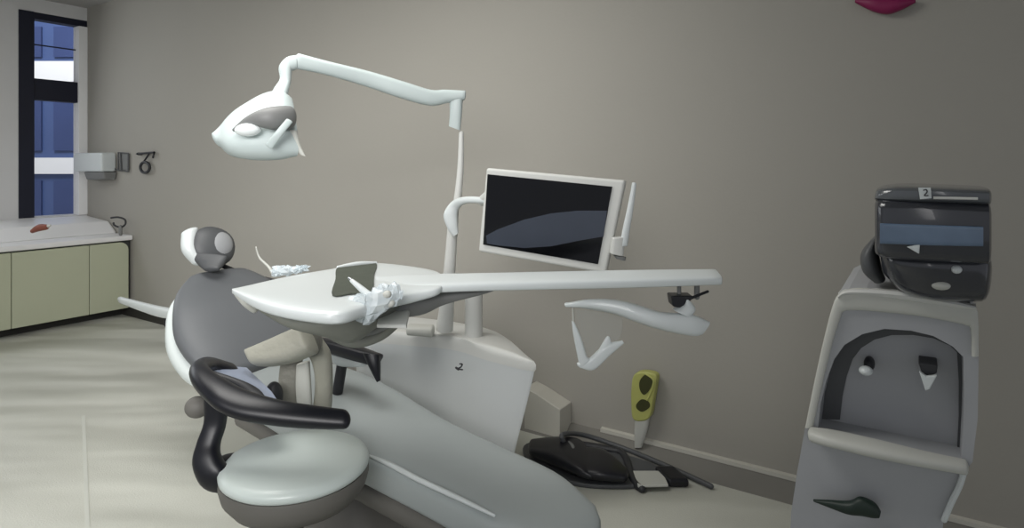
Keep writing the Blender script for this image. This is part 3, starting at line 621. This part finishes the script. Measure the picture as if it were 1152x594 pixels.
# machine standing on the console
mz = thing('countertop_sterilizer', 'dark smoked countertop machine with blue band standing on the console', 'machine', K(1040,336,-.18))
obj('bowl', band([(K(994,276,-.05), K(998,306,-.08), .22), (K(1008,276,-.04), K(1016,322,-.08), .27), (K(1050,276,-.04), K(1052,332,-.08), .29), (K(1104,278,-.05), K(1100,334,-.08), .24)], power=3.6, n=32, r0=.01, r1=.02, normal=NW), 'glassdark', mz)
obj('middle', band([(K(988,222,-.03), K(988,280,-.03), .26), (K(1000,220,-.03), K(1000,284,-.03), .30), (K(1050,221,-.03), K(1050,287,-.03), .30), (K(1106,224,-.03), K(1106,290,-.03), .28)], power=8, n=32, k=3, r0=.004, r1=.01, normal=NW), 'glassdark', mz)
obj('blue_band', band([(K(990,251,.125), K(990,274,.125), .012), (K(1045,253,.125), K(1045,276,.125), .012), (K(1106,255,.125), K(1106,277,.125), .012)], power=6, k=2, normal=NW), 'bluband', mz, label='blue translucent band')
ld = obj('lid', band([(K(990,210,-.03), K(987,224,-.03), .24), (K(1010,207,-.03), K(1010,226,-.03), .29), (K(1060,208,-.03), K(1060,227,-.03), .30), (K(1106,210,-.03), K(1106,229,-.03), .28)], power=4, n=28, k=3, r0=.005, r1=.01, normal=NW), 'glasslid', mz)
obj('label_plate', prism([K(u, v, .125) for u, v in ((1033,211),(1047,211),(1048,223),(1035,224))], NW*.004), 'white', ld, smooth=False)
def mk(u, v): return K(u, v, .132)
obj('label_mark', tube([mk(1039,214), mk(1042,213.5), mk(1043,216), mk(1040,220), mk(1044,220)], .0012, 6), 'char', ld)
obj('lid_strip', band([(K(1050,221,.125), K(1050,224,.125), .008), (K(1100,222,.125), K(1100,225,.125), .008)], power=4, k=1), 'offw', ld)
obj('side_tank', band([(K(982,268,-.05), K(988,266,-.05), .10), (K(969,284,-.05), K(988,282,-.05), .14), (K(971,303,-.05), K(992,303,-.05), .14), (K(984,316,-.05), K(996,314,-.05), .10)], power=2.6, r0=.006, r1=.004), 'dgrey', mz)
obj('painted_glint', prism([K(u, v, .10) for u, v in ((1020,276),(1035,273),(1034,284))], NW*.03), 'white', mz, smooth=False, bevel=.002)  # white triangle painted as a highlight on the smoked body
obj('painted_glint', ellipsoid(K(1076,303,.08), (UW*.010, NW*.01, UP*.009)), 'white', mz)  # second painted highlight, a small white ellipsoid
obj('pale_blob', ellipsoid(K(1058,321,.075), (UW*.018, NW*.012, UP*.010)), 'lgrey', mz)  # plain pale ellipsoid low on the bowl

# crimson fixture high on the wall
cr = thing('wall_light', 'small crimson rounded fixture high on the grey wall', 'light', wall(6.06, 1.86, .03))
obj('dome', band([(onplane(962,0,.02), onplane(962,3,.02), .02), (onplane(980,-3,.025), onplane(980,12,.025), .05), (onplane(997,-4,.025), onplane(997,16,.025), .055), (onplane(1012,-3,.025), onplane(1012,12,.025), .05), (onplane(1030,0,.02), onplane(1030,3,.02), .02)], power=2.2, normal=NW), 'red', cr)
obj('backplate', prism([onplane(u, v, .001) for u, v in ((975,-4),(1018,-4),(1018,8),(975,8))], NW*.01), 'dgrey', cr, smooth=False)

# ================================================================ LIGHT
def area(name, loc, target, sx_, sy_, energy, col):
    l = bpy.data.lights.new(name, 'AREA'); l.shape = 'RECTANGLE'; l.size = sx_; l.size_y = sy_; l.energy = energy; l.color = col
    o = bpy.data.objects.new(name, l); C.objects.link(o); o.location = loc
    o.rotation_euler = (V(target)-V(loc)).to_track_quat('-Z', 'Y').to_euler(); return o
area('ceiling_and_fill_light', (-1.0, 1.9, 2.72), (-1.0, 1.9, 0), 1.2, 1.2, 34, (1, .985, .95))
area('ceiling_and_fill_light', (-2.2, 2.5, 2.72), (-2.2, 2.5, 0), 1.0, 1.0, 9, (1, .985, .95))
wl = win(1.8, 1.8, .05)
area('window_daylight', wl, wl+UW*2-NW*0-UP*.4, 2.2, 1.5, 28, (.92, .96, 1))
area('outside_daylight', (-9, 9.5, 7), (-10.5, 14, 2), 3, 3, 620, (.9, .95, 1))
fl2 = area('ceiling_and_fill_light', (-1.2, -.6, 1.95), (-1.5, 4.2, .55), 2.4, 1.2, 17, (1, .99, .98)); fl2.data.spread = math.radians(66)  # unseen fill added low behind the camera to brighten the rear wall
w = bpy.data.worlds.new('world'); bpy.context.scene.world = w; w.use_nodes = True
w.node_tree.nodes['Background'].inputs[0].default_value = (.90, .93, 1, 1); w.node_tree.nodes['Background'].inputs[1].default_value = .42

# ================================================================ CAMERA
cam = bpy.data.cameras.new('camera'); co_ = bpy.data.objects.new('camera', cam); C.objects.link(co_)
cam.sensor_fit = 'HORIZONTAL'; cam.sensor_width = 36; cam.lens = F/1152*36
cam.shift_y = -(297-HY)/1152; cam.clip_start = .02
co_.location = (0, 0, H); co_.rotation_euler = (math.radians(90), 0, 0)
bpy.context.scene.camera = co_
bpy.context.scene.view_settings.view_transform = 'Standard'
